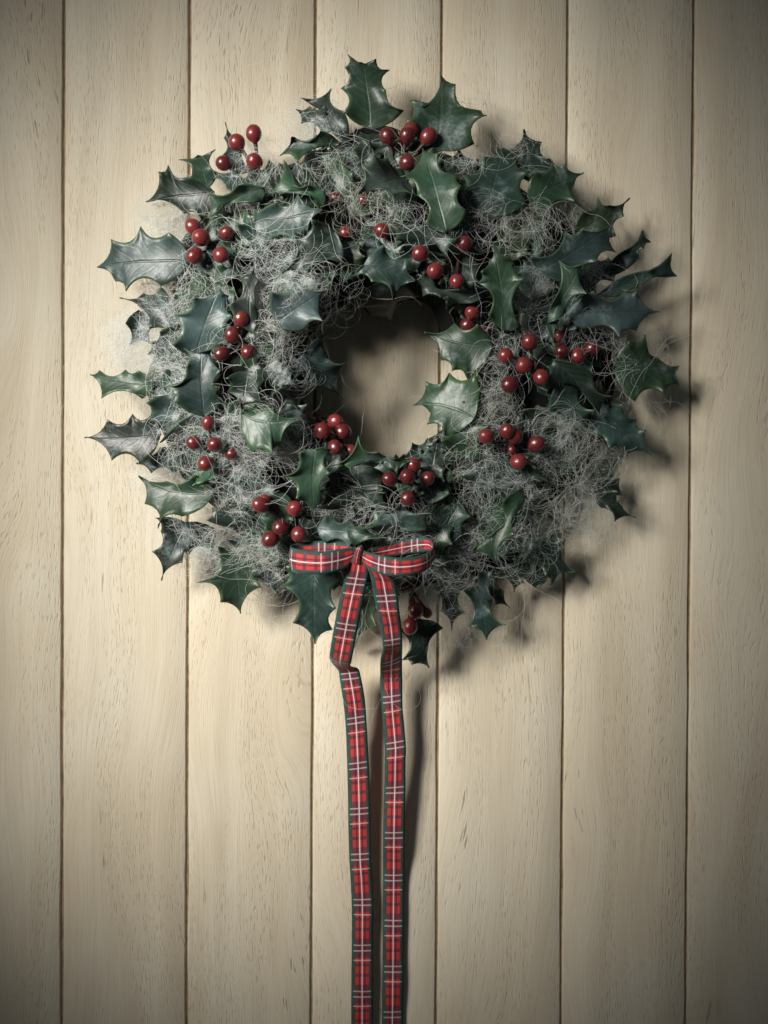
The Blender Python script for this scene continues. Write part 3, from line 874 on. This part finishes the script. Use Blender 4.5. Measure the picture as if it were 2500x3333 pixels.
# x, y, rx, ry in picture points (1659 wide), density, lift above the leaves (mm)
TUFTS = [
 (680, 268, 42, 42, 1.5, 10), (530, 368, 75, 32, 1.2, 16), (620, 285, 55, 34, 0.9, 4), (352, 475, 52, 42, 1.9, 3),
 (352, 572, 48, 55, 1.6, 12), (560, 470, 100, 45, 0.9, 14), (580, 545, 80, 55, 1.1, 14), (285, 742, 72, 55, 2.0, 4), (365, 790, 70, 55, 1.3, 10),
 (640, 655, 85, 52, 1.5, 16), (735, 372, 70, 55, 0.9, 12), (770, 448, 75, 48, 0.8, 14), (1130, 352, 95, 45, 1.2, 12),
 (990, 345, 60, 30, 1.0, 10), (1040, 480, 65, 50, 1.0, 16), (1140, 495, 40, 65, 1.3, 18), (1318, 592, 55, 25, 1.9, 10),
 (1300, 545, 40, 45, 1.4, 8), (1250, 460, 42, 28, 1.3, 6), (1155, 645, 48, 70, 1.4, 18), (1085, 730, 45, 45, 1.0, 16),
 (1060, 850, 55, 60, 1.0, 16), (1210, 940, 65, 42, 1.8, 18), (1060, 915, 60, 40, 1.2, 16), (1000, 985, 65, 45, 1.0, 12),
 (950, 1000, 45, 50, 0.7, 4), (1290, 1010, 55, 40, 1.3, 12), (1060, 1045, 105, 60, 1.3, 16), (1380, 780, 62, 70, 1.0, 12),
 (1390, 880, 50, 40, 0.7, 8), (600, 745, 75, 55, 1.0, 14), (640, 800, 45, 32, 0.9, 14), (375, 870, 95, 70, 1.3, 12),
 (560, 935, 70, 60, 1.2, 16), (450, 975, 100, 65, 1.2, 18), (635, 965, 42, 42, 1.0, 12), (510, 1040, 95, 60, 1.1, 16),
 (430, 1115, 120, 70, 1.0, 16), (325, 1030, 42, 32, 1.2, 5), (420, 1190, 60, 32, 1.3, 12), (530, 1190, 80, 35, 1.2, 14),
 (580, 1225, 50, 55, 1.7, 12), (730, 1110, 75, 40, 1.1, 14), (920, 1115, 65, 35, 1.1, 14), (830, 1150, 90, 35, 0.7, 16),
 (970, 1195, 80, 60, 1.3, 14), (1020, 1140, 75, 55, 1.0, 16), (980, 1330, 58, 62, 1.5, 8), (1200, 1110, 100, 90, 0.9, 14),
 (1270, 1105, 45, 55, 1.5, 8), (1140, 1195, 60, 65, 1.1, 12), (390, 645, 90, 45, 1.1, 14), (330, 640, 50, 50, 0.8, 8),
 (1290, 680, 70, 35, 0.8, 14), (1230, 720, 55, 40, 0.9, 16), (1000, 1270, 60, 50, 0.8, 12), (1180, 1010, 90, 60, 0.9, 18),
 (860, 450, 45, 40, 0.8, 14), (720, 620, 55, 70, 0.5, 14), (330, 700, 60, 50, 0.8, 8), (470, 700, 60, 60, 0.5, 16),
]


def world_xz(px, py):
    return at(px, py, 0.0)


def walk(n, steps, step, curv, x0, z0, cx, cz, rx, rz, pull, th=None):
    """n wandering fibres on the plane; returns (n, steps, 2)"""
    th = RNG.uniform(0, 2 * np.pi, n) if th is None else th
    k = RNG.normal(0, curv, n)
    P = np.zeros((n, steps, 2))
    x, z = x0.copy(), z0.copy()
    for i in range(steps):
        P[:, i, 0], P[:, i, 1] = x, z
        k = 0.86 * k + RNG.normal(0, curv * 0.55, n)
        ex, ez = (x - cx) / rx, (z - cz) / rz
        out = np.maximum(0, np.hypot(ex, ez) - 0.8)
        want = np.arctan2(cz - z, cx - x)
        dth = (want - th + np.pi) % (2 * np.pi) - np.pi
        th = th + k * step + pull * np.clip(out, 0, 1) * dth
        x = x + step * np.cos(th); z = z + step * np.sin(th)
    return P


FV, FF, FO = [], [], [0]


def fibres(P, lift, thick, rad):
    """P (n,s,2) in wall metres -> 3-sided tubes following the swell of the wreath"""
    n, s, _ = P.shape
    px = P[..., 0] / PXM + 1250
    py = 1666.5 - (P[..., 1] - CZ) / PXM
    base = dome(px, py)
    wv = np.cumsum(RNG.normal(0, 1, (n, s)), 1) * 0.12
    wv -= wv.mean(1, keepdims=True)
    off = RNG.normal(0, 1, (n, 1)) * thick + wv * thick * 1.2
    dep = np.maximum(base + lift + off, 0.0015)
    sc = (D - dep) / D                        # stay on the same line of sight as the traced tuft
    X = P[..., 0] * sc
    Z = CPOS[2] + (P[..., 1] - CPOS[2]) * sc
    Q = np.stack([X, -dep, Z], -1)
    T = np.gradient(Q, axis=1)
    T /= np.linalg.norm(T, axis=-1, keepdims=True) + 1e-9
    up = np.array([0.0, 1.0, 0.0])
    A = np.cross(T, up); A /= np.linalg.norm(A, axis=-1, keepdims=True) + 1e-9
    Bv = np.cross(T, A)
    r = np.asarray(rad).reshape(-1, 1, 1) * np.ones((n, s, 1))
    r[:, 0] *= 0.3; r[:, -1] *= 0.3
    ring = np.stack([Q + r * (A * math.cos(a) + Bv * math.sin(a)) for a in (0.5, 2.594, 4.689)], 2)   # n,s,3,3
    FV.append(ring.reshape(-1, 3))
    i, j, k = np.meshgrid(np.arange(n), np.arange(s - 1), np.arange(3), indexing='ij')
    a0 = FO[0] + (i * s + j) * 3
    k2 = (k + 1) % 3
    FF.append(np.stack([a0 + k, a0 + k2, a0 + 3 + k2, a0 + 3 + k], -1).reshape(-1, 4))
    FO[0] += n * s * 3


for (x, y, rx, ry, den, lf) in TUFTS:
    c = world_xz(x * S0, y * S0)
    cx, cz = c[0], c[2]
    rx, rz = 0.78 * rx * S0 * PXM, 0.78 * ry * S0 * PXM
    ar = (rx * rz * 1e6 / 100) ** 0.5
    nk = 3 + int(ar * 1.5)
    kt = RNG.uniform(0, np.pi) + RNG.normal(0, 0.5, nk)        # the way each lock is combed
    kx = cx + rx * RNG.normal(0, 0.46, nk); kz = cz + rz * RNG.normal(0, 0.46, nk)
    if x > 950:
        den, lf = den * 0.88, lf + 2.0
    for n, steps, step, curv, rad, thick, pull, sp in (
            (int(1.4 * den * ar + 3), 42, 0.0017, 70, (0.000048, 0.000088), 0.0040, 0.12, 0.45),
            (int(50 * den * den * ar + 8), 18, 0.0018, 90, (0.000030, 0.000050), 0.0022, 0.16, 0.16)):
        pick = RNG.integers(0, nk, n)
        x0 = kx[pick] + rx * sp * RNG.normal(0, 0.6, n); z0 = kz[pick] + rz * sp * RNG.normal(0, 0.6, n)
        P = walk(n, steps, step, curv, x0, z0, cx, cz, rx * 0.95, rz * 0.95, pull, kt[pick] + np.pi * RNG.integers(0, 2, n) + RNG.normal(0, 0.45, n))
        fibres(P, lf * 0.75 / 1000 - 0.001, thick, RNG.uniform(rad[0], rad[1], n))
# long single threads looping across the leaves and out over the wall
n = 200
a = RNG.uniform(0, 2 * np.pi, n)
rr = RNG.choice([1, 1, 1, 0], n) * RNG.uniform(380, 860, n) + 0
rr = np.where(rr < 1, RNG.uniform(430, 800, n), rr)
cc = world_xz(WCX, WCY)
x0 = cc[0] + rr * PXM * np.cos(a); z0 = cc[2] + rr * PXM * np.sin(a) * 0.98
P = walk(n, 44, 0.0022, 75, x0, z0, cc[0], cc[2], 0.17, 0.17, 0.12)
a = RNG.uniform(0, 2 * np.pi, 130)
rr = RNG.uniform(640, 860, 130)
P2 = walk(130, 46, 0.0022, 60, cc[0] + rr * PXM * np.cos(a), cc[2] + rr * PXM * np.sin(a) * 0.98, cc[0], cc[2], 0.20, 0.20, 0.05)
fibres(P2, 0.008, 0.005, RNG.uniform(0.00005, 0.00009, 130))
# few of them wander into the opening
fibres(P, 0.011, 0.005, RNG.uniform(0.00005, 0.000085, n))

me = np_mesh('wool_fibre', np.concatenate(FV) - WB, np.concatenate(FF))
wool = link('wool_fibre', me, None, [WOOL])
wool.location = tuple(WB)
wool['kind'] = 'stuff'
wool['label'] = 'white wispy wool fibres teased out in curly tufts over the holly wreath'
wool['category'] = 'wool'
print('tris wool', sum(len(f) for f in FF) * 2)
